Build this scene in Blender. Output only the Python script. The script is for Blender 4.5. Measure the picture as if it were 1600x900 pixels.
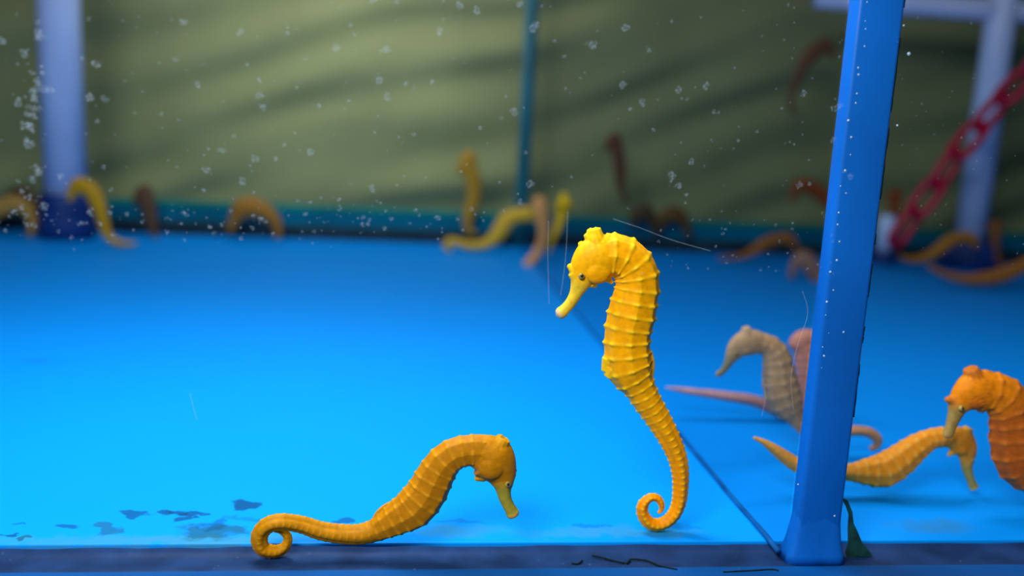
import bpy, bmesh, math, random
from mathutils import Vector, Matrix, noise, kdtree
random.seed(7)
S = bpy.context.scene
for o in list(bpy.data.objects):
    bpy.data.objects.remove(o)

# ------------------------------------------------------------------ camera
FPX, YAW, PITCH, ROLL, CH = 1400.0, math.radians(6.8), math.radians(10.4), math.radians(2.85), 0.155
cF = Vector((math.sin(YAW)*math.cos(PITCH), math.cos(YAW)*math.cos(PITCH), -math.sin(PITCH)))
r0 = cF.cross(Vector((0, 0, 1))).normalized()
u0 = r0.cross(cF)
cR = math.cos(ROLL)*r0 + math.sin(ROLL)*u0
cU = -math.sin(ROLL)*r0 + math.cos(ROLL)*u0
CAM = Vector((0, 0, CH))
cd = bpy.data.cameras.new('camera')
cam = bpy.data.objects.new('camera', cd)
S.collection.objects.link(cam)
cam.matrix_world = Matrix(((cR.x, cU.x, -cF.x, 0), (cR.y, cU.y, -cF.y, 0), (cR.z, cU.z, -cF.z, CH), (0, 0, 0, 1)))
cd.sensor_width = 36.0
cd.lens = 36.0*FPX/1600.0
cd.clip_start = 0.01
cd.clip_end = 50
cd.dof.use_dof = True
cd.dof.focus_distance = 0.325
cd.dof.aperture_fstop = 4.8
S.camera = cam

# ------------------------------------------------------------------ world, lamps, exposure
S.view_settings.view_transform = 'Standard'
S.view_settings.look = 'None'
S.view_settings.exposure = 0.0
S.view_settings.gamma = 1.0
S.view_settings.use_curve_mapping = False
S.cycles.transparent_max_bounces = 24
W = bpy.data.worlds.new('world')
S.world = W
W.use_nodes = True
W.node_tree.nodes['Background'].inputs[0].default_value = (0.55, 0.65, 0.85, 1)
W.node_tree.nodes['Background'].inputs[1].default_value = 0.085


def area(name, loc, target, sx, sy, power, col, spread=180):
    l = bpy.data.lights.new(name, 'AREA')
    l.shape = 'RECTANGLE'
    l.size, l.size_y = sx, sy
    l.energy = power
    l.color = col
    l.spread = math.radians(spread)
    o = bpy.data.objects.new(name, l)
    S.collection.objects.link(o)
    o.location = loc
    d = Vector(target)-Vector(loc)
    o.rotation_euler = d.to_track_quat('-Z', 'Y').to_euler()
    return o


area('tank_lamp', (-0.08, 0.42, 0.42), (-0.06, 0.44, 0.0), 0.30, 0.12, 2.5, (0.95, 0.98, 1.0))
area('side_lamp', (0.38, 0.50, 0.50), (0.38, 0.56, 0.0), 0.25, 0.12, 0.62, (0.93, 0.96, 1.0))
area('back_lamp', (-0.10, 1.04, 0.50), (-0.08, 1.32, 0.12), 0.25, 0.10, 0.95, (1.0, 0.97, 0.90), 150)
area('room_fill', (-0.22, -0.12, 0.47), (0.05, 0.34, 0.08), 0.28, 0.20, 5.2, (1.0, 0.97, 0.93))  # soft fill added behind the camera to brighten front faces


# ------------------------------------------------------------------ helpers
def ray(px, py):
    return cF*FPX + cR*(px-800) + cU*(450-py)


def P(px, py, Y):                     # the point at depth Y behind that spot
    d = ray(px, py)
    return CAM + d*(Y/d.y)


def Fl(px, py, z=0.0):
    d = ray(px, py)
    return CAM + d*((z-CH)/d.z)


def new_mat(name):
    m = bpy.data.materials.new(name)
    m.use_nodes = True
    nt = m.node_tree
    return m, nt, nt.nodes['Principled BSDF']


def simple(name, col, rough=0.5, spec=0.4, noise_amt=0.0, noise_scale=60.0, bump=0.0):
    m, nt, b = new_mat(name)
    b.inputs['Roughness'].default_value = rough
    b.inputs['Specular IOR Level'].default_value = spec
    b.inputs['Base Color'].default_value = (*col, 1)
    if noise_amt or bump:
        tc = nt.nodes.new('ShaderNodeTexCoord')
        n = nt.nodes.new('ShaderNodeTexNoise')
        n.inputs['Scale'].default_value = noise_scale
        n.inputs['Detail'].default_value = 5
        nt.links.new(tc.outputs['Object'], n.inputs['Vector'])
        if noise_amt:
            r = nt.nodes.new('ShaderNodeValToRGB')
            r.color_ramp.elements[0].position = 0.3
            r.color_ramp.elements[1].position = 0.7
            r.color_ramp.elements[0].color = (*[c*(1-noise_amt) for c in col], 1)
            r.color_ramp.elements[1].color = (*[min(1, c*(1+noise_amt)) for c in col], 1)
            nt.links.new(n.outputs['Fac'], r.inputs['Fac'])
            nt.links.new(r.outputs['Color'], b.inputs['Base Color'])
        if bump:
            bp = nt.nodes.new('ShaderNodeBump')
            bp.inputs['Strength'].default_value = bump
            bp.inputs['Distance'].default_value = 0.001
            nt.links.new(n.outputs['Fac'], bp.inputs['Height'])
            nt.links.new(bp.outputs['Normal'], b.inputs['Normal'])
    return m


def obj(name, bm, mat, parent=None, smooth=False, origin=None):
    me = bpy.data.meshes.new(name)
    if origin is not None:
        bmesh.ops.translate(bm, verts=bm.verts, vec=-Vector(origin))
    bmesh.ops.recalc_face_normals(bm, faces=bm.faces)
    bm.to_mesh(me)
    bm.free()
    for p in me.polygons:
        p.use_smooth = smooth
    me.materials.append(mat)
    o = bpy.data.objects.new(name, me)
    S.collection.objects.link(o)
    if origin is not None:
        o.location = origin
    if parent is not None:
        o.parent = parent
        if origin is None or True:
            o.matrix_parent_inverse = Matrix.Translation(-parent.location)
    return o


def tag(o, label, cat, group=None, kind=None):
    o['label'] = label
    o['category'] = cat
    if group:
        o['group'] = group
    if kind:
        o['kind'] = kind
    return o


def struct(o):
    o['kind'] = 'structure'
    return o


def empty(name, loc):
    o = bpy.data.objects.new(name, None)
    o.empty_display_size = 0.01
    S.collection.objects.link(o)
    o.location = loc
    return o


def box(bm, x0, x1, y0, y1, z0, z1, bev=0.0, seg=2):
    r = bmesh.ops.create_cube(bm, size=1.0)
    vs = r['verts']
    for v in vs:
        v.co = Vector((x0+(v.co.x+.5)*(x1-x0), y0+(v.co.y+.5)*(y1-y0), z0+(v.co.z+.5)*(z1-z0)))
    if bev:
        es = list({e for v in vs for e in v.link_edges})
        bmesh.ops.bevel(bm, geom=es, offset=bev, segments=seg, affect='EDGES', profile=0.5)


def catmull(pts, step):
    """pts: list of equal-length tuples; dense resample"""
    n = len(pts)
    out = []
    for i in range(n-1):
        p0 = pts[max(i-1, 0)]
        p1, p2 = pts[i], pts[i+1]
        p3 = pts[min(i+2, n-1)]
        L = math.hypot(p2[0]-p1[0], p2[1]-p1[1])
        k = max(2, int(L/step))
        for j in range(k):
            t = j/k
            t2, t3 = t*t, t*t*t
            out.append(tuple(0.5*((2*b)+(-a+c)*t+(2*a-5*b+4*c-d)*t2+(-a+3*b-3*c+d)*t3)
                             for a, b, c, d in zip(p0, p1, p2, p3)))
    out.append(tuple(pts[-1]))
    return out


def tube3(bm, pts, rad, seg=10, cyclic=False):
    """tube along 3-D points (list of Vector)"""
    n = len(pts)
    rings = []
    up = None
    for i, p in enumerate(pts):
        a = pts[(i-1) % n] if (cyclic or i > 0) else pts[i]
        b = pts[(i+1) % n] if (cyclic or i < n-1) else pts[i]
        t = (b-a).normalized()
        if up is None:
            up = Vector((0, 0, 1)) if abs(t.z) < 0.9 else Vector((1, 0, 0))
        up = (up - t*up.dot(t)).normalized()
        s = t.cross(up)
        rr = rad[i] if isinstance(rad, (list, tuple)) else rad
        rings.append([bm.verts.new(p+(up*math.cos(2*math.pi*k/seg)+s*math.sin(2*math.pi*k/seg))*rr) for k in range(seg)])
    m = n if cyclic else n-1
    for i in range(m):
        A, B = rings[i], rings[(i+1) % n]
        for k in range(seg):
            bm.faces.new((A[k], A[(k+1) % seg], B[(k+1) % seg], B[k]))
    if not cyclic:
        bm.faces.new(rings[0][::-1])
        bm.faces.new(rings[-1])


# ------------------------------------------------------------------ the tank: floor, strips, panes, rails
Y_FLOOR0 = 0.3120           # front end of the painted floor
Y_STRIP0 = 0.2965           # front end of the silicone strip
Y_BACK = 1.135
X_DIV = 0.1425
ZT = 0.33

# floor paint with worn patches and a scum line by the front
m, nt, b = new_mat('blue_floor_paint')
b.inputs['Roughness'].default_value = 0.55
b.inputs['Specular IOR Level'].default_value = 0.08
N, Lk = nt.nodes, nt.links
tc = N.new('ShaderNodeTexCoord')
n1 = N.new('ShaderNodeTexNoise'); n1.inputs['Scale'].default_value = 8; n1.inputs['Detail'].default_value = 4
nd = N.new('ShaderNodeTexNoise'); nd.inputs['Scale'].default_value = 130; nd.inputs['Detail'].default_value = 4
Lk.new(tc.outputs['Object'], n1.inputs['Vector'])
Lk.new(tc.outputs['Object'], nd.inputs['Vector'])
mix0 = N.new('ShaderNodeMix'); mix0.data_type = 'RGBA'
mix0.inputs['A'].default_value = (0.0, 0.27, 0.88, 1)
mix0.inputs['B'].default_value = (0.0, 0.30, 0.94, 1)
Lk.new(n1.outputs['Fac'], mix0.inputs['Factor'])
cur = mix0.outputs['Result']
sub = N.new('ShaderNodeVectorMath'); sub.operation = 'SUBTRACT'; sub.inputs[1].default_value = (0.5, 0.5, 0.5)
Lk.new(nd.outputs['Color'], sub.inputs[0])
scl = N.new('ShaderNodeVectorMath'); scl.operation = 'MULTIPLY'; scl.inputs[1].default_value = (0.022, 0.014, 0)
Lk.new(sub.outputs[0], scl.inputs[0])
addv = N.new('ShaderNodeVectorMath'); addv.operation = 'ADD'
Lk.new(tc.outputs['Object'], addv.inputs[0]); Lk.new(scl.outputs[0], addv.inputs[1])


def patch(px, py, hw, hh, col, strength=1.0, soft=0.35):
    global cur
    c = Fl(px, py)
    ex = (Fl(px+hw, py)-Fl(px-hw, py)).length/2
    ey = (Fl(px, py-hh)-Fl(px, py+hh)).length/2
    s1 = N.new('ShaderNodeVectorMath'); s1.operation = 'SUBTRACT'; s1.inputs[1].default_value = (c.x, c.y, 0)
    Lk.new(addv.outputs[0], s1.inputs[0])
    s2 = N.new('ShaderNodeVectorMath'); s2.operation = 'MULTIPLY'; s2.inputs[1].default_value = (1/ex, 1/ey, 0)
    Lk.new(s1.outputs[0], s2.inputs[0])
    ln = N.new('ShaderNodeVectorMath'); ln.operation = 'LENGTH'
    Lk.new(s2.outputs[0], ln.inputs[0])
    mr = N.new('ShaderNodeMapRange'); mr.interpolation_type = 'SMOOTHSTEP'
    mr.inputs['From Min'].default_value = 1.0
    mr.inputs['From Max'].default_value = 1.0-soft
    mr.inputs['To Min'].default_value = 0
    mr.inputs['To Max'].default_value = strength
    Lk.new(ln.outputs['Value'], mr.inputs['Value'])
    mx = N.new('ShaderNodeMix'); mx.data_type = 'RGBA'
    Lk.new(mr.outputs['Result'], mx.inputs['Factor'])
    Lk.new(cur, mx.inputs['A'])
    mx.inputs['B'].default_value = (*col, 1)
    cur = mx.outputs['Result']


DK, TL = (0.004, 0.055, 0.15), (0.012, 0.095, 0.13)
SC = (0.045, 0.26, 0.40)
for a in [(110, 846, 240, 11, SC, 0.5, 0.8), (330, 843, 260, 11, SC, 0.75, 0.8), (715, 830, 115, 13, SC, 0.55, 0.8), (960, 832, 190, 11, SC, 0.6, 0.8),
          (1460, 822, 90, 14, (0.03, 0.2, 0.42), 0.6, 0.8),
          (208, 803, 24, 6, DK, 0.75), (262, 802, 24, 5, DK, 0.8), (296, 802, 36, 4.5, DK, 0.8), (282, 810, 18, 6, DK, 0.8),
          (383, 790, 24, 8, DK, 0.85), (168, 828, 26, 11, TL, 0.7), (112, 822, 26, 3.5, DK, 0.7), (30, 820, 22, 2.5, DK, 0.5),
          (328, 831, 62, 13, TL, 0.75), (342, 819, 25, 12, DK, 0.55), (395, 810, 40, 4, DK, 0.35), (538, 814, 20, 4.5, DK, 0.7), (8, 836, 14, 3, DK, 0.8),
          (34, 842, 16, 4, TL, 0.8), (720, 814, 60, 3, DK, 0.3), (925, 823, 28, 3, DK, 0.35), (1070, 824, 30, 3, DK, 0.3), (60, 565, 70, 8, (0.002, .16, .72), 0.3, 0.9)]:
    patch(*a)
Lk.new(cur, b.inputs['Base Color'])
floor_mat = m
bm = bmesh.new()
box(bm, -1.4, 1.7, Y_FLOOR0, 1.60, -0.02, 0.0, 0.0006)
struct(obj('floor', bm, floor_mat))

strip_mat = simple('grey_blue_silicone', (0.010, 0.034, 0.115), 0.5, 0.12, 0.35, 70, 0.4)
frame_mat = simple('blue_frame_plastic', (0.002, 0.070, 0.27), 0.45, 0.15, 0.15, 25, 0.15)
# recessed silicone strip before the floor's edge, and the lip that carries the pane
bm = bmesh.new()
NX = 160
prof = [(Y_STRIP0-0.003, -0.0032), (Y_STRIP0+0.001, -0.0024), (Y_STRIP0+0.006, -0.0030), (Y_FLOOR0-0.003, -0.0028), (Y_FLOOR0-0.0005, -0.0012), (Y_FLOOR0+0.001, -0.0030)]
rows = []
for i in range(NX+1):
    x = -0.45+1.1*i/NX
    j = [0.0004*noise.noise(Vector((x*70, k*3.1, 0))) for k in range(len(prof))]
    rows.append([bm.verts.new((x, y+j[k]*1.3, z+j[k]*0.6)) for k, (y, z) in enumerate(prof)] +
                [bm.verts.new((x, Y_FLOOR0+0.001, -0.012)), bm.verts.new((x, Y_STRIP0-0.003, -0.012))])
K = len(rows[0])
for i in range(NX):
    for k in range(K):
        bm.faces.new((rows[i][k], rows[i][(k+1) % K], rows[i+1][(k+1) % K], rows[i+1][k]))
bm.faces.new(rows[0]); bm.faces.new(rows[-1][::-1])
struct(obj('trim_1', bm, strip_mat, None, True))
bm = bmesh.new()
box(bm, -0.45, 0.65, 0.225, Y_STRIP0, -0.02, -0.0022, 0.0008)
struct(obj('trim_2', bm, frame_mat))

# cracked gap in the sealant
crack_mat = simple('black_gap', (0.004, 0.012, 0.014), 0.8, 0.1)
for pts in ([(925, 868), (940, 871), (958, 876), (980, 880), (985, 874), (1010, 876), (1030, 884), (1058, 890)],
            [(1130, 894), (1170, 892), (1205, 890), (1216, 892)], [(893, 880), (903, 881), (910, 876)]):
    bm = bmesh.new()
    d = catmull([(x, y, 1+random.random()) for x, y in pts], 3)
    pp = [Fl(x, y, -0.0021) for x, y, _ in d]
    tube3(bm, pp, [0.00032+0.00028*abs(noise.noise(Vector((i*.35, 0, 2)))) for i in range(len(pp))], 6)
    tag(obj('sealant_crack', bm, crack_mat, None, True, pp[0]),
        {925: 'long jagged black crack in the sealant below the curled tail of the upright seahorse',
         1130: 'short straight black crack in the sealant at the foot of the blue post',
         893: 'tiny dark nick in the sealant beside the long jagged crack'}[pts[0][0]], 'crack', 'cracks in the front sealant')

# clear front pane and divider pane
glass, nt, b = new_mat('clear_glass')
t = nt.nodes.new('ShaderNodeBsdfTransparent'); t.inputs[0].default_value = (0.975, 0.985, 0.99, 1)
nt.links.new(t.outputs[0], nt.nodes['Material Output'].inputs['Surface'])
dglass, nt, b = new_mat('tinted_divider_glass')
t = nt.nodes.new('ShaderNodeBsdfTransparent'); t.inputs[0].default_value = (0.902, 0.915, 0.93, 1)
nt.links.new(t.outputs[0], nt.nodes['Material Output'].inputs['Surface'])
Y_PANE = 0.2925
bm = bmesh.new(); box(bm, -0.45, 0.65, Y_PANE-0.004, Y_PANE, -0.0021, ZT)
pane = struct(obj('window_1', bm, glass))
bm = bmesh.new(); box(bm, X_DIV-0.0015, X_DIV+0.0015, 0.2990, Y_BACK-0.004, 0.0003, ZT)
divider = tag(obj('glass_divider', bm, dglass, None, False, (X_DIV, .7, 0.0003)),
              'clear upright glass pane between the blue post and the teal back strip', 'divider')
# silicone bead at the divider's foot
bm = bmesh.new()
pts = [Vector((X_DIV+0.0007*noise.noise(Vector((i*.4, 0, 0))), 0.3022+(Y_BACK-0.31)*i/60, 0.0006)) for i in range(61)]
tube3(bm, pts, [0.0011+0.0003*noise.noise(Vector((i*.8, 4, 0))) for i in range(61)], 8)
bead = obj('silicone_bead', bm, simple('teal_bead', (0.004, 0.10, 0.34), 0.6, 0.06, 0.3, 90), divider, True)

# back rail (teal), its dark lower step, the back corner strip
rail_mat = simple('teal_rail', (0.001, 0.13, 0.22), 0.5, 0.06, 0.3, 9)
step_mat = simple('dark_step', (0.018, 0.035, 0.05), 0.8, 0.1, 0.4, 22)  # darker tone for the lower step of the back rail
edge_mat = simple('green_rail_cap', (0.002, 0.20, 0.17), 0.5, 0.06, 0.2, 15)
z_rail = P(400, 322, Y_BACK+0.012).z
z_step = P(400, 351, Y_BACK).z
bm = bmesh.new(); box(bm, -1.4, 1.7, Y_BACK+0.006, Y_BACK+0.03, -0.002, z_rail-0.004, 0.001)
rl = struct(obj('trim_3', bm, rail_mat))
bm = bmesh.new(); box(bm, -1.4, 1.7, Y_BACK+0.005, Y_BACK+0.031, z_rail-0.004, z_rail+0.002, 0.001)
struct(obj('trim_4', bm, edge_mat))
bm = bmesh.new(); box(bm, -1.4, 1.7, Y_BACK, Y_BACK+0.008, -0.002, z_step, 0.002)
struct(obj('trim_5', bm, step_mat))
p = P(812, 150, Y_BACK)
bm = bmesh.new(); box(bm, X_DIV-0.008, X_DIV+0.008, Y_BACK-0.004, Y_BACK+0.006, 0.0005, ZT+0.1, 0.002)
struct(obj('trim_6', bm, simple('teal_corner_silicone', (0.006, 0.125, 0.155), 0.4, 0.4, 0.2, 20), None, True))

# the olive wall behind, softly rippled
wall_mat = simple('olive_wall', (0.275, 0.285, 0.135), 0.8, 0.05, 0.14, 5)
bm = bmesh.new()
YW = Y_BACK+0.16
gx, gz = 240, 150
grid = []
for i in range(gx+1):
    col = []
    for k in range(gz+1):
        x = -1.5+3.3*i/gx
        z = -0.15+1.0*k/gz
        w = (z-0.30*x)*74 + 4.0*noise.noise(Vector((x*2.6, z*3, 0)))
        amp = 0.45+1.1*noise.noise(Vector((x*4, (z-0.3*x)*9, 3)))
        y = YW + 0.0095*math.sin(w)*max(0.1, amp) + 0.008*noise.noise(Vector((x*6, z*9, 1)))
        col.append(bm.verts.new((x, y, z)))
    grid.append(col)
for i in range(gx):
    for k in range(gz):
        bm.faces.new((grid[i][k], grid[i+1][k], grid[i+1][k+1], grid[i][k+1]))
r = bmesh.ops.extrude_face_region(bm, geom=bm.faces[:])
bmesh.ops.translate(bm, verts=[v for v in r['geom'] if isinstance(v, bmesh.types.BMVert)], vec=(0, 0.05, 0))
struct(obj('wall_back', bm, wall_mat, None, True))

# blue post at the divider's front end
post_mat = simple('blue_post_plastic', (0.003, 0.130, 0.56), 0.35, 0.3, 0.12, 30, 0.12)
Yp0, Yp1 = 0.2985, 0.3068
xl, xr = P(1243, 870, Yp0).x, P(1309, 870, Yp0).x
post = empty('tank_post', ((xl+xr)/2, (Yp0+Yp1)/2, -0.0022))
tag(post, 'upright blue plastic post at the front end of the glass divider', 'post')
bm = bmesh.new()
box(bm, xl, xr, Yp0, Yp1, -0.0022, ZT+0.02, 0.0016, 3)
obj('shaft', bm, post_mat, post, True)
bm = bmesh.new()      # flared sealant at the foot
rr = []
for z, e, f in ((-0.0024, 0.0034, 0.0020), (0.001, 0.0026, 0.0015), (0.005, 0.0016, 0.0008), (0.010, 0.0007, 0.0003), (0.016, 0.0000, -0.0001), (0.024, -0.0012, -0.0010)):
    ring = []
    for k in range(48):
        a = 2*math.pi*k/48
        cx, cy = (xl+xr)/2, (Yp0+Yp1)/2
        ux, uy = math.cos(a), math.sin(a)
        sx, sy = (xr-xl)/2+e, (Yp1-Yp0)/2+f
        q = (abs(ux)**6+abs(uy)**6)**(-1/6)
        wob = 1+0.05*noise.noise(Vector((ux*2, uy*2, z*120)))
        ring.append(bm.verts.new((cx+ux*q*sx*wob, cy+uy*q*sy*wob, z)))
    rr.append(ring)
for A, B in zip(rr[:-1], rr[1:]):
    for k in range(48):
        bm.faces.new((A[k], A[(k+1) % 48], B[(k+1) % 48], B[k]))
bm.faces.new(rr[0][::-1]); bm.faces.new(rr[-1])
obj('sealant_foot', bm, post_mat, post, True)
# black sealant line along the post's rear edge
bm = bmesh.new()
for z0, z1 in ((0.055, 0.075), (0.083, 0.089), (0.10, 0.112), (0.119, 0.123), (0.135, 0.16), (0.165, 0.19), (0.20, 0.22)):
    n = 12
    tube3(bm, [Vector((xr-0.0002+0.00012*noise.noise(Vector((z0*90, i, 0))), Yp0+0.0012, z0+(z1-z0)*i/n)) for i in range(n+1)],
          [0.00050+0.00030*noise.noise(Vector((i*.7, z0*99, 0))) for i in range(n+1)], 6)
obj('black_sealant_line', bm, crack_mat, post, True)

# peeling flake of sealant at the post's foot
bm = bmesh.new()
out = [(1316, 780), (1325, 783), (1332, 800), (1334, 818), (1340, 830), (1348, 850), (1363, 868), (1350, 871), (1338, 868), (1334, 876), (1324, 872), (1322, 866), (1326, 850), (1326, 828), (1327, 806), (1323, 793)]
Yq = 0.3035
fr = [bm.verts.new(P(x, y, Yq)) for x, y in out]
bk = [bm.verts.new(P(x, y, Yq)+Vector((0.0004, 0.0016+0.0008*noise.noise(Vector((x*.1, y*.1, 0))), 0))) for x, y in out]
bm.faces.new(fr); bm.faces.new(bk[::-1])
for k in range(len(out)):
    bm.faces.new((fr[k], fr[(k+1) % len(out)], bk[(k+1) % len(out)], bk[k]))
tag(obj('sealant_flake', bm, simple('dark_green_flake', (0.006, 0.05, 0.05), 0.7, 0.2, 0.6, 160), None, False, P(1340, 874, Yq)),
    'dark green flake of sealant peeling at the foot of the blue post', 'sealant')

# ------------------------------------------------------------------ seahorses
def hide_mat(name, rough=0.5):
    m, nt, b = new_mat(name)
    at = nt.nodes.new('ShaderNodeAttribute'); at.attribute_name = 'tint'
    tcn = nt.nodes.new('ShaderNodeTexCoord')
    n = nt.nodes.new('ShaderNodeTexNoise'); n.inputs['Scale'].default_value = 420; n.inputs['Detail'].default_value = 4
    nt.links.new(tcn.outputs['Object'], n.inputs['Vector'])
    mr = nt.nodes.new('ShaderNodeMapRange'); mr.inputs['To Min'].default_value = 0.82; mr.inputs['To Max'].default_value = 1.12
    mr.inputs['From Min'].default_value = 0.3; mr.inputs['From Max'].default_value = 0.7
    nt.links.new(n.outputs['Fac'], mr.inputs['Value'])
    mul = nt.nodes.new('ShaderNodeVectorMath'); mul.operation = 'SCALE'
    nt.links.new(at.outputs['Color'], mul.inputs[0]); nt.links.new(mr.outputs['Result'], mul.inputs['Scale'])
    nt.links.new(mul.outputs[0], b.inputs['Base Color'])
    b.inputs['Roughness'].default_value = rough
    b.inputs['Specular IOR Level'].default_value = 0.12
    bp = nt.nodes.new('ShaderNodeBump'); bp.inputs['Strength'].default_value = 0.25; bp.inputs['Distance'].default_value = 0.0004
    nt.links.new(n.outputs['Fac'], bp.inputs['Height']); nt.links.new(bp.outputs['Normal'], b.inputs['Normal'])
    return m


HIDE = hide_mat('seahorse_skin')
eye_white = simple('seahorse_eye', (0.34, 0.25, 0.05), 0.2, 0.4, 0.5, 900)
eye_black = simple('seahorse_pupil', (0.004, 0.004, 0.004), 0.1, 0.6)

YEL = dict(base=(1.0, 0.41, 0.0), ridge=(1.0, 0.60, 0.006), snout=(0.86, 0.56, 0.03), tip=(0.80, 0.52, 0.28), tail=(0.98, 0.29, 0.0))
GOLD = dict(base=(0.50, 0.185, 0.001), ridge=(0.64, 0.27, 0.004), snout=(0.38, 0.32, 0.03), tip=(0.75, 0.42, 0.08), tail=(0.56, 0.225, 0.001))
ORA = dict(head=(0.88, 0.25, 0.004), base=(0.48, 0.105, 0.010), ridge=(0.60, 0.16, 0.015), snout=(0.38, 0.24, 0.06), tip=(0.5, 0.3, 0.08), tail=(0.65, 0.2, 0.02))  # trunk's shade is put into the base colour, head kept brighter
ORB = dict(base=(0.86, 0.28, 0.012), ridge=(0.85, 0.42, 0.06), snout=(0.32, 0.28, 0.07), tip=(0.65, 0.4, 0.08), tail=(0.80, 0.34, 0.06))
TAN = dict(base=(0.46, 0.27, 0.13), ridge=(0.52, 0.33, 0.18), snout=(0.24, 0.21, 0.12), tip=(0.4, 0.28, 0.12), tail=(0.62, 0.25, 0.11))
PNK = dict(base=(0.55, 0.20, 0.13), ridge=(0.62, 0.26, 0.17), snout=(0.4, 0.2, 0.12), tip=(0.4, 0.2, 0.12), tail=(0.62, 0.32, 0.30))


def pal(c, k=1.25):
    r = tuple(min(1, x*k) for x in c)
    return dict(base=c, ridge=r, snout=c, tip=c, tail=c)


def lerp(a, b, t):
    return tuple(x+(y-x)*t for x, y in zip(a, b))


def seahorse(label, group, Y, body, head, palette, coronet=None, spikes=(), eye=None, fin=None, cheek=None,
             voxel=0.0004, dratio=0.72, hratio=0.62, ring=(3.0, 0.46), tub=1.0, step=1.0, seg=40, bevel_tail=0.45, flip=1, blobs=()):
    mpp = (P(801, 450, Y)-P(800, 450, Y)).length
    toCam = Vector((0, -1, 0))
    bm = bmesh.new()
    src = []          # (position, colour)

    def pt(x, y, off=0.0):
        return P(x, y, Y) + Vector((0, off*mpp, 0))

    def sweep(dense, rfun, sidefac, cfun):
        cs = [pt(d[0], d[1], d[3]) for d in dense]
        rings = []
        n = len(cs)
        for i, c in enumerate(cs):
            t = (cs[min(i+1, n-1)]-cs[max(i-1, 0)]).normalized()
            nn = t.cross(toCam).normalized()
            bb = nn.cross(t).normalized()
            if bb.dot(toCam) < 0:
                bb = -bb
            rg = []
            for k in range(seg):
                a = 2*math.pi*k/seg
                rr, col = rfun(i, a, dense[i][2])
                v = bm.verts.new(c + (nn*math.cos(a)*rr + bb*math.sin(a)*rr*sidefac(i))*mpp)
                rg.append(v)
                src.append((v.co.copy(), col))
            rings.append(rg)
        for A, B in zip(rings[:-1], rings[1:]):
            for k in range(seg):
                bm.faces.new((A[k], A[(k+1) % seg], B[(k+1) % seg], B[k]))
        for rg, c, s in ((rings[0], cs[0], 1), (rings[-1], cs[-1], -1)):
            o = cs[1]-cs[0] if s == 1 else cs[-2]-cs[-1]
            cap = bm.verts.new(c - o.normalized()*0.5*(rg[0].co-c).length)
            for k in range(seg):
                bm.faces.new((rg[k], cap, rg[(k+1) % seg]))

    body = [(*p, 0.0) if len(p) == 3 else p for p in body]
    dn = catmull(body, step)
    rmax = max(d[2] for d in dn)
    # ring phase along the body
    ph, phs = 0.0, []
    for i, d in enumerate(dn):
        if i:
            ds = math.hypot(d[0]-dn[i-1][0], d[1]-dn[i-1][1])
            ph += ds/(ring[0]+ring[1]*d[2])
        phs.append(ph)

    def angd(a, b):
        return abs((a-b+math.pi) % (2*math.pi)-math.pi)

    TR = [math.radians(x) for x in (0, 48, 92, 138, 180, 222, 268, 312)]
    TA = [math.radians(x) for x in (0, 85, 180, 275)]

    def rb(i, a, r):
        f = phs[i] % 1.0
        d = min(f, 1-f)
        pk = math.exp(-(d/0.13)**2)
        trunk = max(0.0, min(1.0, (r/rmax-bevel_tail)/0.2))
        ct = max(math.exp(-(angd(a, x)/0.17)**2) for x in TR)
        ca = max(math.exp(-(angd(a, x)/0.24)**2) for x in TA)
        cw = ct*trunk+ca*(1-trunk)
        # polygon section
        nT = math.cos(math.pi/8)/math.cos((a % (math.pi/4))-math.pi/8)
        nA = 0.82+0.18*abs(math.cos(2*a))
        base = r*((0.4+0.6*nT)*trunk+nA*(1-trunk))
        amp = tub*(0.028*r*trunk+0.02*r*(1-trunk)+0.25)
        rr = base*0.965 + amp*pk*(0.5+0.4*trunk) + amp*(3.4-1.5*trunk)*pk*cw + amp*0.5*cw
        tcol = lerp(palette['tail'], palette['base'], max(0, min(1, (r/rmax-0.25)/0.4)))
        if 'head' in palette:
            tcol = lerp(tcol, palette['head'], max(0, min(1, (i/len(dn)-0.76)/0.12)))
        return rr, lerp(tcol, palette['ridge'], min(1, (0.15+0.2*trunk)*pk+0.85*pk*cw+0.15*cw))

    def sf(i):
        r = dn[i][2]/rmax
        return dratio+(0.95-dratio)*max(0, min(1, (0.5-r)/0.25))
    sweep(dn, rb, sf, None)

    if head:
        head = [(*p, 0.0) if len(p) == 3 else p for p in head]
        hd = catmull(head, step)
        L = len(hd)
        hmax = max(p[2] for p in hd)

        def rh(i, a, r):
            t = max(0, min(1, (0.62-r/hmax)/0.25))
            e = max(0, min(1, (i/L-0.93)/0.05))
            c = lerp(palette.get('head') or lerp(palette['base'], palette['ridge'], 0.25), palette['snout'], t)
            return r, lerp(c, palette['tip'], e)

        def sh(i):
            r = hd[i][2]/hmax
            return hratio+(0.9-hratio)*max(0, min(1, (0.6-r)/0.3))
        sweep(hd, rh, sh, None)

    def ball(x, y, off, r, sy=1.0, col=None):
        q = bmesh.ops.create_icosphere(bm, subdivisions=3, radius=r*mpp)
        c = pt(x, y, off)
        for v in q['verts']:
            v.co = Vector((v.co.x, v.co.y*sy, v.co.z))+c
            src.append((v.co.copy(), col or palette['base']))

    def spike(x0, y0, w0, x1, y1, w1, off=0.0, col=None, off1=None):
        d = catmull([(x0, y0, w0, off), (x1, y1, w1, off if off1 is None else off1)], max(1.0, step))
        cs = [pt(*q[:2], q[3]) for q in d]
        rads = [q[2]*mpp for q in d]
        k0 = len(bm.verts)
        tube3(bm, cs, rads, 12)
        bm.verts.ensure_lookup_table()
        for v in bm.verts[k0:]:
            src.append((v.co.copy(), col or palette['ridge']))

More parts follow.
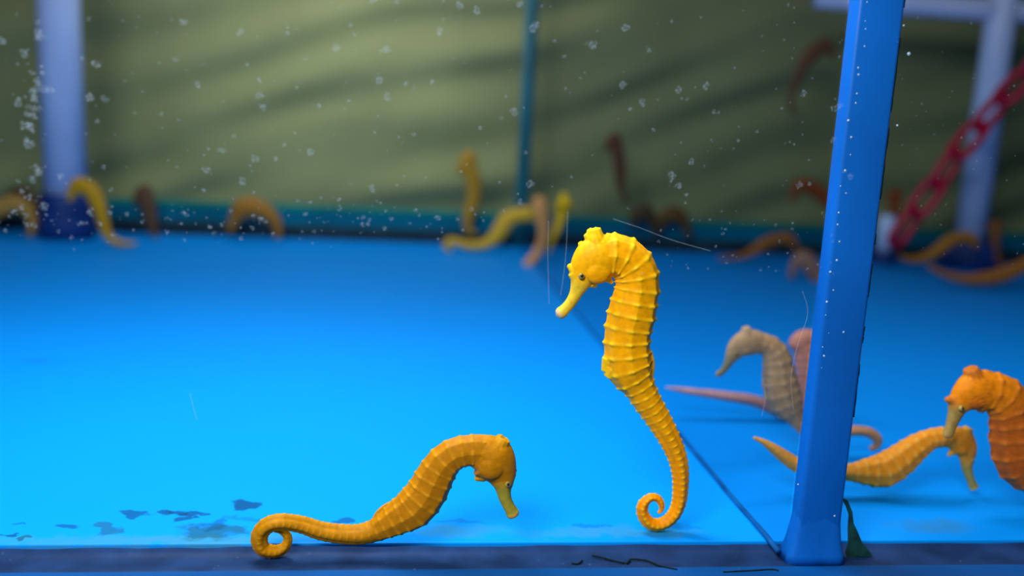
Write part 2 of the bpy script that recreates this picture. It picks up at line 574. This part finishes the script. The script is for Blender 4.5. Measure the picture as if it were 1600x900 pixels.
    if coronet:
        x0, y0, w0, x1, y1, w1 = coronet
        spike(x0, y0, w0, x1, y1, w1)
        ux, uy = x1-x0, y1-y0
        l = math.hypot(ux, uy)
        ux, uy = ux/l, uy/l
        for k in range(5):          # the crown's little points
            a = 2*math.pi*k/5+0.9
            sx, so = math.cos(a)*w1*0.75, math.sin(a)*w1*0.75
            spike(x1-ux*2-uy*sx*0.8, y1-uy*2+ux*sx*0.8, w1*0.30, x1+ux*0.6-uy*sx*1.05, y1+uy*0.6+ux*sx*1.05, w1*0.22, so*0.8, None, so*1.05)
    for s in spikes:
        spike(*s)
    for q in blobs:
        ball(*q)
    if cheek:
        for s in (-1, 1):
            ball(cheek[0], cheek[1], s*cheek[3], cheek[2], 0.5)

    bmesh.ops.recalc_face_normals(bm, faces=bm.faces)
    me = bpy.data.meshes.new('seahorse')
    bm.to_mesh(me); bm.free()
    tmp = bpy.data.objects.new('tmp', me)
    S.collection.objects.link(tmp)
    md = tmp.modifiers.new('r', 'REMESH')
    md.mode = 'VOXEL'
    md.voxel_size = voxel
    dg = bpy.context.evaluated_depsgraph_get()
    me2 = bpy.data.meshes.new_from_object(tmp.evaluated_get(dg))
    bpy.data.objects.remove(tmp)
    kd = kdtree.KDTree(len(src))
    for i, (co, _) in enumerate(src):
        kd.insert(co, i)
    kd.balance()
    at = me2.attributes.new('tint', 'FLOAT_COLOR', 'POINT')
    buf = []
    for v in me2.vertices:
        hits = kd.find_n(v.co, 3)
        c = [0, 0, 0]
        ws = 0
        for co, i, d in hits:
            w = 1/(d+1e-5)
            ws += w
            for q in range(3):
                c[q] += w*src[i][1][q]
        buf += [c[0]/ws, c[1]/ws, c[2]/ws, 1.0]
    at.data.foreach_set('color', buf)
    zmin = min(me2.vertices, key=lambda v: v.co.z).co.copy()
    me2.transform(Matrix.Translation(-zmin))
    for p in me2.polygons:
        p.use_smooth = True
    me2.materials.clear(); me2.materials.append(HIDE)
    me2.name = 'seahorse'
    o = bpy.data.objects.new('seahorse', me2)
    S.collection.objects.link(o)
    o.location = zmin
    tag(o, label, 'seahorse', group)

    if eye:
        ex, ey, er, eo = eye
        for s in (-1, 1):
            e_bm = bmesh.new()
            q = bmesh.ops.create_icosphere(e_bm, subdivisions=3, radius=er*mpp)
            c = pt(ex, ey, s*eo)
            bmesh.ops.translate(e_bm, verts=e_bm.verts, vec=c)
            eb = obj('eye', e_bm, eye_white, o, True)
            p_bm = bmesh.new()
            bmesh.ops.create_icosphere(p_bm, subdivisions=2, radius=er*0.60*mpp)
            bmesh.ops.translate(p_bm, verts=p_bm.verts, vec=c+Vector((0, s*er*0.55*mpp, 0.0))+cU*er*0.15*mpp)
            pu = obj('pupil', p_bm, eye_black, eb, True)
            pu['label'] = 'black pupil'
    if fin:
        # fin: base line and outer line in the picture plane, thin with rays
        (b0, b1), (o0, o1), fcol = fin
        f_bm = bmesh.new()
        nr, nu = 28, 6
        frs, bks = [], []
        for i in range(nr+1):
            t = i/nr
            bx, by = lerp(b0, b1, t)
            ox, oy = lerp(o0, o1, t)
            hh = math.sin(math.pi*(0.12+0.80*t))**0.5
            fr_, bk_ = [], []
            for k in range(nu+1):
                u = k/nu
                x, y = bx+(ox-bx)*u*hh, by+(oy-by)*u*hh
                th = (1.3*(1-u)+0.5) + 0.35*math.cos(t*nr*math.pi)
                fr_.append(f_bm.verts.new(pt(x, y, -th)))
                bk_.append(f_bm.verts.new(pt(x, y, th)))
            frs.append(fr_); bks.append(bk_)
        for i in range(nr):
            for k in range(nu):
                f_bm.faces.new((frs[i][k], frs[i+1][k], frs[i+1][k+1], frs[i][k+1]))
                f_bm.faces.new((bks[i][k], bks[i][k+1], bks[i+1][k+1], bks[i+1][k]))
            f_bm.faces.new((frs[i][nu], frs[i+1][nu], bks[i+1][nu], bks[i][nu]))
            f_bm.faces.new((frs[i][0], bks[i][0], bks[i+1][0], frs[i+1][0]))
        f_bm.faces.new([v for v in frs[0]]+[v for v in bks[0][::-1]])
        f_bm.faces.new([v for v in frs[-1][::-1]]+[v for v in bks[-1]])
        obj('dorsal_fin', f_bm, simple('fin_skin', fcol, 0.5, 0.3, 0.15, 300), o, True)
    return o


G1, G2, G3 = 'yellow seahorses by the front glass', 'seahorses beyond the glass divider', 'blurred seahorses along the back of the tank'
# the tall yellow one
seahorse('bright yellow upright seahorse with curled tail, tallest and sharpest in the tank', G1, 0.3195,
         [(1030, 802, 3, 2), (1034, 796, 4, 1), (1033, 786, 5.5), (1026, 778, 6.5), (1015, 778, 7.5), (1005, 788, 9.5), (1004, 801, 10), (1011, 814, 10.5), (1024, 820, 11), (1040, 816, 11.5), (1053, 804, 12),
          (1061, 785, 12.5), (1063.5, 760, 13.5), (1063, 738, 14.5), (1058, 713, 16), (1046, 685, 18), (1029, 655, 20.5), (1012, 628, 23), (1000, 606, 26), (991, 591, 32), (984, 576, 38),
          (981, 560, 38.5), (980, 540, 38), (981.5, 518, 38.5), (987, 492, 40), (992, 468, 38), (996, 446, 36), (993, 424, 35), (981, 407, 33.5), (964, 399, 34), (948, 398, 32), (938, 400, 24)],
         [(962, 402, 30), (946, 402, 36), (932, 406, 36.5), (919, 419, 31), (911, 432, 22), (906, 444, 15.5), (901, 456, 11), (896, 466, 9.3), (890, 475, 8.6), (883, 483, 8.8), (877, 488.5, 9.8), (872, 492, 8)],
         YEL, coronet=(932, 384, 18, 927.5, 357.5, 11),
         spikes=[(900, 424, 11, 887.5, 414, 3), (905, 436, 13, 893, 425, 7.5), (946, 432, 8, 957, 443, 2.2), (950, 371, 8, 960, 367, 2), (966, 375, 8, 981, 378, 2), (985, 390, 8, 1001, 391, 2),
                 (913, 390, 10, 906, 378, 3.5), (922, 376, 8, 914, 366, 3), (926, 443, 8, 932, 448, 2.5), (950, 560, 10, 945, 580, 6), (958, 578, 16, 950, 590, 8)],
         eye=(906, 429, 5.2, 14.5), cheek=(932, 421, 21, 13.2),
         fin=(((1010, 545), (1012, 600)), ((1024, 550), (1022, 600)), (0.78, 0.40, 0.02)), voxel=0.00028)
# the low golden one
seahorse('golden seahorse stretched low along the front strip with its tail curled round', G1, 0.3045,
         [(428, 832, 4, 8), (438, 833, 6, 9), (447, 840, 7, 9), (448, 851, 7.5, 9), (441, 861, 9.5, 8), (427, 864, 11.5, 5), (410, 858, 12.5, 2), (405, 843, 13.5, 0), (409, 829, 13.5, -2), (421, 818, 14, -4), (438, 814, 14.5, -4), (456, 816, 14.5, -2), (476, 821, 15),
          (500, 829, 16), (530, 834, 17), (560, 835, 18), (585, 829, 20), (603, 820, 25), (622, 809, 30.5), (646, 794, 35.5), (666, 770, 34.5), (682, 740, 31.5), (696, 720, 29), (714, 708, 27.5), (735, 704, 27), (752, 704, 27), (764, 708, 20)],
         [(742, 705, 26), (757, 709, 33), (767, 716, 38), (776, 728, 34), (783, 742, 26), (786, 755, 18), (787, 766, 12.5), (789, 777, 10.5), (793, 787, 9.6), (798, 796, 9.8), (801, 802, 11), (803, 806, 9)],
         GOLD, coronet=(780, 697, 17, 788, 685, 12), tub=0.65,
         spikes=[(797, 737, 9, 807, 733, 3.2), (798, 741, 9, 806, 742, 3), (754, 744, 10, 742, 749, 3.0), (786, 705, 12, 797, 697, 4)],
         eye=(792.5, 751.5, 5, 13), cheek=(767, 724, 22, 14),
         fin=(((590, 818), (628, 792)), ((577, 804), (622, 773)), (0.62, 0.27, 0.008)), voxel=0.00027)

# beyond the divider
seahorse('orange seahorse cut by the edge of the picture, its snout before another orange one', G2, 0.333,
         [(1660, 782, 4), (1666, 790, 6), (1678, 788, 8), (1682, 776, 9), (1668, 764, 11), (1648, 762, 15), (1627, 756, 22), (1605, 740, 34), (1592, 718, 43), (1586, 690, 45), (1584, 662, 43), (1578, 635, 40), (1562, 617, 36), (1542, 610, 33), (1526, 610, 28)],
         [(1556, 611, 30), (1538, 611, 36), (1522, 613, 37), (1508, 622, 29), (1498, 634, 19), (1493, 646, 13), (1489, 657, 10.5), (1485, 668, 9), (1482, 676, 9.5), (1480, 682, 8)],
         ORA, coronet=(1522, 590, 17, 1516, 576, 12), spikes=[(1490, 625, 10, 1477, 624, 4), (1527, 634, 9, 1537, 644, 2.5), (1540, 584, 8, 1553, 583, 2.5), (1504, 606, 8, 1496, 602, 3)],
         eye=(1494, 634, 5, 14), cheek=(1520, 622, 15, 15), voxel=0.00055, step=1.6, seg=32)
seahorse('orange seahorse lying level above the floor with head bent down', G2, 0.352,
         [(1178, 684, 3), (1192, 690, 5), (1206, 699, 8), (1225, 713, 11), (1248, 728, 12.5), (1280, 737, 13), (1312, 738, 14), (1332, 738, 17), (1355, 737, 25), (1382, 734, 32), (1408, 718, 30), (1432, 699, 25), (1456, 686, 19.5), (1478, 683, 18.5), (1492, 685, 17)],
         [(1478, 683, 17), (1490, 684, 20), (1500, 689, 24), (1509, 702, 20), (1511, 717, 13), (1511, 730, 9.5), (1514, 742, 7.5), (1518, 753, 7), (1522, 762, 8.5)],
         ORB, coronet=(1508, 678, 11, 1514, 668, 8), spikes=[(1514, 708, 6, 1526, 711, 2.5), (1494, 703, 8, 1480, 712, 2.5)],
         eye=(1514, 717, 3.6, 9.5), cheek=(1499, 698, 11, 10), voxel=0.0006, step=1.6, seg=32)
seahorse('tan grey upright double of the orange seahorse seen through the divider, snout hanging down', G2, 0.400,  # refracted view of the orange seahorse, added as a solid copy
         [(1362, 702, 4, 6), (1370, 700, 6, 4), (1372, 688, 8), (1360, 677, 9), (1340, 673, 9), (1318, 676, 9), (1290, 684, 9), (1266, 680, 9.5), (1250, 664, 11), (1240, 648, 19), (1230, 632, 28), (1222, 613, 31), (1218, 594, 30), (1216, 575, 27), (1213, 557, 24), (1203, 542, 19), (1188, 536, 17), (1176, 535, 15)],
         [(1192, 537, 17), (1178, 535, 21), (1166, 536, 22), (1154, 543, 19), (1146, 553, 14), (1140, 563, 9), (1135, 572, 6.5), (1130, 579, 5.5), (1125, 583, 5.5), (1120, 586, 4.5)],
         TAN, coronet=(1167, 520, 10, 1165, 511, 7), spikes=[(1144, 545, 6, 1137, 541, 2.5)],
         eye=(1147, 551, 3.2, 9), cheek=(1163, 545, 9, 9), voxel=0.0007, step=1.6, seg=28)
seahorse('pinkish double of the orange seahorse half hidden behind the blue post, tail stretched out level', G2, 0.455,  # second refracted view, also given a solid body
         [(1040, 606, 2), (1052, 607, 3.5), (1075, 611, 5.5), (1105, 615, 7), (1140, 620, 8.5), (1180, 627, 10), (1210, 640, 10), (1232, 652, 10), (1247, 655, 10), (1257, 641, 12), (1262, 620, 16), (1264, 590, 20), (1262, 562, 22), (1256, 540, 19), (1255, 533, 15)],
         [(1246, 545, 18), (1252, 536, 20), (1262, 532, 19), (1274, 537, 14), (1284, 545, 8), (1293, 553, 6), (1300, 558, 6)],
         PNK, coronet=(1256, 524, 10, 1254, 517, 8), voxel=0.0008, step=1.8, seg=28)

# along the back: (label, Y, body, head, palette)
def small(label, Y, body, head, c, **k):
    seahorse(label, G3, Y, body, head, pal(c), voxel=0.0013, step=2.0, seg=20, tub=0.8, **k)


small('yellow seahorse arched low over the back floor beside the salmon one', 1.06,
      [(704, 392, 4), (697, 385, 5), (703, 377, 6.5), (716, 379, 6.5), (735, 384, 7), (755, 382, 8), (770, 374, 10), (782, 360, 13), (792, 344, 13), (808, 337, 12), (826, 335, 12), (838, 338, 10)],
      [(830, 337, 9), (840, 338, 10), (848, 345, 8), (851, 354, 5), (853, 364, 4)], (0.66, 0.36, 0.03))
small('salmon seahorse hanging upright in front of the arched yellow one, tail hooked', 0.98,
      [(833, 424, 3), (827, 428, 4.5), (822, 421, 6), (826, 411, 7.5), (836, 400, 7.5), (844, 386, 8), (849, 368, 9), (848, 345, 10), (846, 328, 10), (846, 318, 8)],
      [(846, 325, 9), (845, 316, 9.5), (841, 314, 8), (838, 321, 5), (837, 330, 4)], (0.72, 0.30, 0.09))
small('slim yellow seahorse facing the glass beside the salmon one', 1.00,
      [(856, 396, 3), (859, 386, 4), (864, 372, 5), (871, 356, 6.5), (876, 342, 8), (880, 328, 9), (881, 318, 9)],
      [(879, 330, 10), (881, 320, 13, 0), (882, 317, 10, -10), (882, 320, 6, -18)], (0.98, 0.50, 0.008), coronet=(881, 311, 7, 881, 301, 5))
small('brown seahorse standing tallest against the olive wall, head bowed', 1.11,
      [(742, 366, 5), (734, 362, 6), (730, 350, 7), (733, 335, 9), (738, 318, 10), (741, 302, 11), (740, 286, 12), (736, 270, 12), (731, 258, 11), (730, 251, 10)],
      [(733, 256, 11), (732, 248, 12), (727, 249, 9), (722, 257, 6), (719, 266, 5), (718, 272, 4.5)], (0.45, 0.22, 0.02), coronet=(734, 243, 7, 735, 236, 5))
small('tan seahorse at the far end of the rail, cut by the picture edge', 1.08,
      [(46, 368, 4), (50, 355, 6), (49, 340, 8), (40, 325, 11), (24, 318, 13), (6, 322, 14), (-12, 330, 13)],
      [(2, 323, 13), (-12, 328, 14), (-22, 338, 9), (-28, 350, 5)], (0.50, 0.26, 0.06))
small('dark brown seahorse arched behind the tan one at the rail end', 1.12,
      [(58, 370, 5), (62, 345, 7), (56, 318, 9), (42, 304, 11), (24, 306, 12), (6, 318, 10)],
      [(14, 313, 10), (4, 320, 11), (-4, 330, 7), (-8, 340, 4)], (0.10, 0.055, 0.03))
small('mustard seahorse bent in front of the pale pipe with the blue base', 1.00,
      [(212, 380, 3), (200, 381, 4), (184, 379, 5.5), (172, 372, 6.5), (165, 360, 7.5), (160, 342, 9), (154, 322, 11), (145, 303, 12), (134, 292, 12), (124, 290, 11)],
      [(134, 291, 11), (124, 290, 13), (116, 296, 10), (111, 305, 6), (109, 313, 5)], (0.50, 0.25, 0.008))
small('dark maroon seahorse standing alone against the teal rail', 1.10,
      [(244, 372, 4), (240, 362, 6), (236, 345, 9), (232, 328, 11), (229, 312, 12), (228, 302, 10)],
      [(230, 306, 11), (227, 299, 11), (220, 302, 9), (214, 309, 6), (210, 316, 5)], (0.13, 0.06, 0.03), coronet=(229, 294, 6, 230, 288, 4))
small('rusty orange seahorse hunched over the middle of the rail', 1.09,
      [(434, 372, 5), (434, 358, 7), (428, 343, 10), (416, 332, 12), (400, 325, 15), (386, 324, 15), (376, 330, 12)],
      [(388, 325, 14), (378, 327, 15), (370, 336, 11), (364, 348, 7), (360, 360, 6)], (0.38, 0.15, 0.02), coronet=(386, 316, 8, 388, 309, 5))
small('dim maroon seahorse floating upright just over the tall yellow head', 1.125,
      [(980, 318, 3), (975, 306, 4), (970, 292, 6), (969, 274, 9), (968, 255, 10), (965, 236, 10), (962, 222, 8)],
      [(965, 228, 9), (961, 217, 10), (954, 220, 7), (949, 229, 5), (946, 236, 4)], (0.14, 0.05, 0.025))
small('dark brown seahorse crouched on the rail behind the tall yellow one', 1.11,
      [(1026, 366, 5), (1021, 352, 7), (1016, 340, 11), (1008, 331, 13), (1000, 330, 12)],
      [(1006, 331, 12), (998, 333, 12), (991, 342, 8), (988, 352, 6)], (0.09, 0.05, 0.02))
small('brown seahorse crouched on the rail next to its darker neighbour', 1.12,
      [(1076, 368, 5), (1072, 352, 8), (1064, 340, 12), (1052, 334, 14), (1042, 335, 12)],
      [(1050, 334, 13), (1040, 338, 12), (1034, 347, 8), (1032, 356, 6)], (0.15, 0.07, 0.02))
small('dusky brown seahorse held high near the top of the post', 1.08,
      [(1246, 178, 3), (1238, 172, 4), (1236, 158, 4.5), (1239, 140, 5.5), (1246, 122, 7), (1254, 104, 9), (1266, 88, 12), (1279, 76, 12), (1288, 72, 10)],
      [(1278, 78, 11), (1289, 71, 12), (1297, 78, 8), (1301, 88, 5)], (0.15, 0.06, 0.03))
small('rust red seahorse nodding beside the post over the dark rail', 1.07,
      [(1318, 352, 6), (1312, 338, 9), (1300, 320, 12), (1286, 306, 12), (1270, 295, 12), (1258, 290, 11), (1250, 290, 10)],
      [(1262, 291, 11), (1250, 289, 11), (1243, 296, 8), (1240, 306, 5), (1239, 314, 4.5)], (0.28, 0.06, 0.015))
small('orange seahorse creeping along the floor seam towards the blue post', 1.02,
      [(1122, 404, 2.5), (1140, 403, 4), (1160, 400, 6), (1178, 392, 8.5), (1194, 381, 10), (1212, 374, 9.5), (1230, 373, 9)],
      [(1220, 373, 9), (1231, 373, 10), (1240, 380, 7), (1244, 389, 4.5)], (0.34, 0.11, 0.02))
small('dull pink seahorse on the floor close beside the blue post', 0.93,
      [(1288, 470, 4), (1285, 456, 7), (1280, 440, 11), (1272, 424, 14), (1262, 410, 15), (1254, 404, 13)],
      [(1262, 408, 14), (1253, 404, 14), (1243, 412, 9), (1238, 424, 6), (1236, 434, 5)], (0.34, 0.16, 0.11))
small('dark red seahorse behind the lower end of the red chain', 1.10,
      [(1398, 392, 5), (1392, 375, 6), (1391, 355, 8), (1396, 335, 9), (1400, 318, 9), (1400, 308, 8)],
      [(1400, 314, 9), (1402, 304, 9), (1396, 302, 7), (1390, 309, 5), (1388, 317, 4)], (0.25, 0.05, 0.015))
small('orange seahorse bowed before the foot of the pipe with the chain', 0.98,
      [(1406, 400, 3), (1418, 405, 5), (1436, 405, 7), (1454, 399, 9), (1470, 388, 11), (1484, 377, 11.5), (1500, 372, 11), (1512, 373, 10)],
      [(1502, 373, 10), (1513, 372, 11), (1521, 377, 8), (1526, 386, 5)], (0.40, 0.15, 0.02))
small('orange seahorse stretched flat on the floor in front of the pipe base', 0.90,
      [(1450, 414, 3), (1462, 422, 5), (1484, 431, 7), (1510, 436, 9), (1540, 435, 12), (1566, 430, 14), (1590, 420, 13), (1610, 412, 12)],
      [(1596, 417, 12), (1612, 411, 13), (1624, 418, 9), (1630, 430, 6)], (0.38, 0.13, 0.025))
small('thin rust seahorse upright beside the foot of the pipe with the chain', 1.05,
      [(1568, 420, 4), (1562, 410, 5), (1556, 395, 6.5), (1555, 378, 7.5), (1557, 362, 7.5), (1558, 354, 6)],
      [(1557, 359, 7), (1559, 351, 7), (1553, 350, 6), (1548, 356, 4), (1546, 363, 3.5)], (0.30, 0.09, 0.03))

# ------------------------------------------------------------------ pipes and chain
pvc = simple('lavender_white_plastic', (0.56, 0.64, 0.95), 0.4, 0.4, 0.08, 12)
navy = simple('navy_base_plastic', (0.008, 0.035, 0.17), 0.5, 0.3, 0.2, 20)


def lathe(bm, c, prof, seg=36):
    rings = []
    for r, z in prof:
        rings.append([bm.verts.new((c.x+r*math.cos(2*math.pi*k/seg), c.y+r*math.sin(2*math.pi*k/seg), c.z+z)) for k in range(seg)])
    for A, B in zip(rings[:-1], rings[1:]):
        for k in range(seg):
            bm.faces.new((A[k], A[(k+1) % seg], B[(k+1) % seg], B[k]))
    bm.faces.new(rings[0][::-1]); bm.faces.new(rings[-1])


def pipe(label, px, py, wpx, base_h, base_r, top, cross=False):
    c = Fl(px, py)
    c.z = 0.0
    mp = c.y/FPX
    r = wpx/2*mp*1.02
    e = empty('plastic_pipe', c)
    tag(e, label, 'pipe', 'pale plastic pipes')
    bm = bmesh.new()
    lathe(bm, c, [(base_r*mp, 0.0), (base_r*mp, base_h*0.35), (base_r*mp*0.93, base_h*0.8), (r*1.25, base_h*0.96), (r*1.18, base_h)])
    obj('base', bm, navy, e, True)
    bm = bmesh.new()
    lathe(bm, c, [(r, base_h-0.004), (r, top), (r*0.9, top+0.001)])
    obj('upright', bm, pvc, e, True)
    if cross:
        q = P(1500, 12, c.y)
        bm = bmesh.new()
        tube3(bm, [Vector((c.x-0.24, c.y, q.z+0.002)), Vector((c.x-0.1, c.y, q.z)), Vector((c.x, c.y, q.z)), Vector((c.x+0.3, c.y, q.z))], r*0.75, 24)
        obj('crossbar', bm, pvc, e, True)
    return c


pipe('pale lavender pipe rising from a navy base against the olive wall', 106, 372, 56, 0.052, 38, 0.50)
cp = pipe('pale lavender pipe behind the red chain, with a crossbar', 1508, 418, 46, 0.040, 46, 0.50, True)
pipe('short pale pipe stub half hidden behind the blue post', 1378, 412, 26, 0.018, 20, 0.062)

red = simple('red_chain_plastic', (0.42, 0.003, 0.035), 0.4, 0.4)
Yc = 0.97
cpts = catmull([(1397, 378, 0, 0), (1412, 358, 0, 0), (1438, 322, 0, 0), (1468, 280, 0, 0), (1505, 228, 0, 0), (1552, 172, 0, 0), (1602, 118, 0, 0), (1655, 66, 0, 0), (1710, 18, 0, 0)], 1.0)
chain = empty('chain', P(1397, 378, Yc))
tag(chain, 'red plastic chain slanting up in front of the pale pipe', 'chain')
mpp = Yc/FPX
acc, nxt, idx = 0.0, 28.0, 0
for i in range(1, len(cpts)-1):
    acc += math.hypot(cpts[i][0]-cpts[i-1][0], cpts[i][1]-cpts[i-1][1])
    if acc >= nxt:
        nxt += 56.0
        c = P(cpts[i][0], cpts[i][1], Yc)
        t = (P(cpts[i+1][0], cpts[i+1][1], Yc)-P(cpts[i-1][0], cpts[i-1][1], Yc)).normalized()
        side = t.cross(Vector((0, 1, 0))).normalized()
        dep = t.cross(side).normalized()
        tw = math.radians(25 if idx % 2 == 0 else 115)
        w = side*math.cos(tw)+dep*math.sin(tw)
        hl, hw = 31*mpp, 17*mpp
        path = []
        for k in range(32):
            a = 2*math.pi*k/32
            off = hl*0.55*(1 if math.cos(a) > 0 else -1)
            path.append(c+t*(off+math.cos(a)*hw)+w*math.sin(a)*hw)
        bm = bmesh.new()
        tube3(bm, path, 6.5*mpp, 10, True)
        obj('link', bm, red, chain, True)
        idx += 1

# ------------------------------------------------------------------ bubbles on the post
bub = simple('air_bubble', (0.55, 0.75, 0.9), 0.05, 1.0)
bub.node_tree.nodes['Principled BSDF'].inputs['Transmission Weight'].default_value = 0.35
proto = None
random.seed(3)
spots = []
for k in range(26):
    y = 8+k*23+random.uniform(-9, 9)
    x = 1352-0.1255*y+random.uniform(-3, 8)
    spots.append((x, y, random.uniform(1.0, 2.4)))
spots += [(1420, 84, 3.0), (1402, 196, 2.0), (1412, 40, 1.6), (1318, 519, 2.2), (1247, 757, 1.6), (1304, 806, 2.2)]
for x, y, r in spots:
    if proto is None:
        bm = bmesh.new()
        bmesh.ops.create_icosphere(bm, subdivisions=2, radius=1.0)
        proto = obj('air_bubble', bm, bub, None, True)
        o = proto
    else:
        o = proto.copy()
        S.collection.objects.link(o)
    o.location = P(x, y, Yp0+0.0001)
    s = r*Yp0/FPX
    o.scale = (s, s*0.8, s)
    tag(o, 'tiny silvery air bubble clinging to the edge of the blue post', 'bubble', 'air bubbles on the blue post')

# ------------------------------------------------------------------ water spots and scratches on the front pane
spot_mat, nt, b = new_mat('limescale')
tr = nt.nodes.new('ShaderNodeBsdfTransparent')
tl = nt.nodes.new('ShaderNodeBsdfTranslucent'); tl.inputs[0].default_value = (0.62, 0.74, 0.85, 1)
df = nt.nodes.new('ShaderNodeBsdfDiffuse'); df.inputs[0].default_value = (0.62, 0.74, 0.85, 1)
ad = nt.nodes.new('ShaderNodeMixShader'); ad.inputs[0].default_value = 0.5
nt.links.new(df.outputs[0], ad.inputs[1]); nt.links.new(tl.outputs[0], ad.inputs[2])
mx = nt.nodes.new('ShaderNodeMixShader')
tcn = nt.nodes.new('ShaderNodeTexCoord')
nz = nt.nodes.new('ShaderNodeTexNoise'); nz.inputs['Scale'].default_value = 1100; nz.inputs['Detail'].default_value = 3
nt.links.new(tcn.outputs['Object'], nz.inputs['Vector'])
mr = nt.nodes.new('ShaderNodeMapRange'); mr.inputs['From Min'].default_value = 0.42; mr.inputs['From Max'].default_value = 0.75
mr.inputs['To Min'].default_value = 0.02; mr.inputs['To Max'].default_value = 0.17
nt.links.new(nz.outputs['Fac'], mr.inputs['Value']); nt.links.new(mr.outputs['Result'], mx.inputs[0])
nt.links.new(tr.outputs[0], mx.inputs[1]); nt.links.new(ad.outputs[0], mx.inputs[2])
nt.links.new(mx.outputs[0], nt.nodes['Material Output'].inputs['Surface'])
random.seed(11)
bm = bmesh.new()


def fleck(px, py, r):
    c = P(px, py, Y_PANE+0.0002)
    s = r*Y_PANE/FPX
    n = 9
    a0 = random.random()*6
    vs = []
    for k in range(n):
        a = a0+2*math.pi*k/n
        q = s*(0.45+0.75*random.random())
        vs.append(bm.verts.new(c+Vector((math.cos(a)*q, 0.00005, math.sin(a)*q))))
    top = bm.verts.new(c+Vector((0, 0.00018, 0)))
    for k in range(n):
        bm.faces.new((vs[k], vs[(k+1) % n], top))
    bm.faces.new(vs[::-1])


for _ in range(330):
    fleck(random.uniform(-20, 1330), random.uniform(-10, 330), random.choice((1.2, 1.6, 2, 2.6, 4, 7)))
for _ in range(170):
    fleck(random.uniform(-10, 760), random.gauss(345, 16), random.choice((1.2, 1.8, 2.5, 4)))
for _ in range(60):
    fleck(random.gauss(50, 9), random.uniform(30, 340), random.choice((2, 3, 5, 7)))
for _ in range(60):
    fleck(random.uniform(1000, 1310), random.uniform(330, 430), random.choice((1.2, 2, 3)))
for _ in range(70):
    fleck(random.uniform(1400, 1600), random.uniform(0, 420), random.choice((1.2, 1.6, 2.4)))
for _ in range(70):
    fleck(random.uniform(0, 1600), random.uniform(860, 893), random.choice((0.8, 1.2, 2.2)))
ws = obj('water_spots', bm, spot_mat, pane)
ws['kind'] = 'stuff'
ws['label'] = 'pale dried water spots'
scr_mat, nt, b = new_mat('scratch_white')
b.inputs['Base Color'].default_value = (0.6, 0.75, 0.88, 1)
b.inputs['Alpha'].default_value = 0.16
for pts in ([(857, 345), (856, 400), (858, 475)], [(887, 330), (884, 400), (876, 462)], [(958, 342), (1000, 356), (1050, 375), (1110, 392)],
            [(1254, 455), (1262, 490), (1246, 540), (1236, 590), (1240, 640)], [(1190, 590), (1196, 620), (1190, 650)], [(297, 615), (303, 640), (308, 655)]):
    bm = bmesh.new()
    d = catmull([(x, y, 0) for x, y in pts], 6)
    tube3(bm, [P(x, y, Y_PANE+0.0002) for x, y, _ in d], 0.00008, 6)
    obj('scratch', bm, scr_mat, pane, True)

# ------------------------------------------------------------------ the water itself
wm = bpy.data.materials.new('water')
wm.use_nodes = True
nt = wm.node_tree
nt.nodes.remove(nt.nodes['Principled BSDF'])
va = nt.nodes.new('ShaderNodeVolumeAbsorption')
va.inputs['Color'].default_value = (0.45, 0.72, 0.82, 1)
va.inputs['Density'].default_value = 0.5
nt.links.new(va.outputs[0], nt.nodes['Material Output'].inputs['Volume'])
bm = bmesh.new()
box(bm, -1.38, 1.68, Y_PANE+0.0006, Y_BACK+0.05, -0.011, 0.315)
wt = obj('water', bm, wm)
wt['kind'] = 'structure'
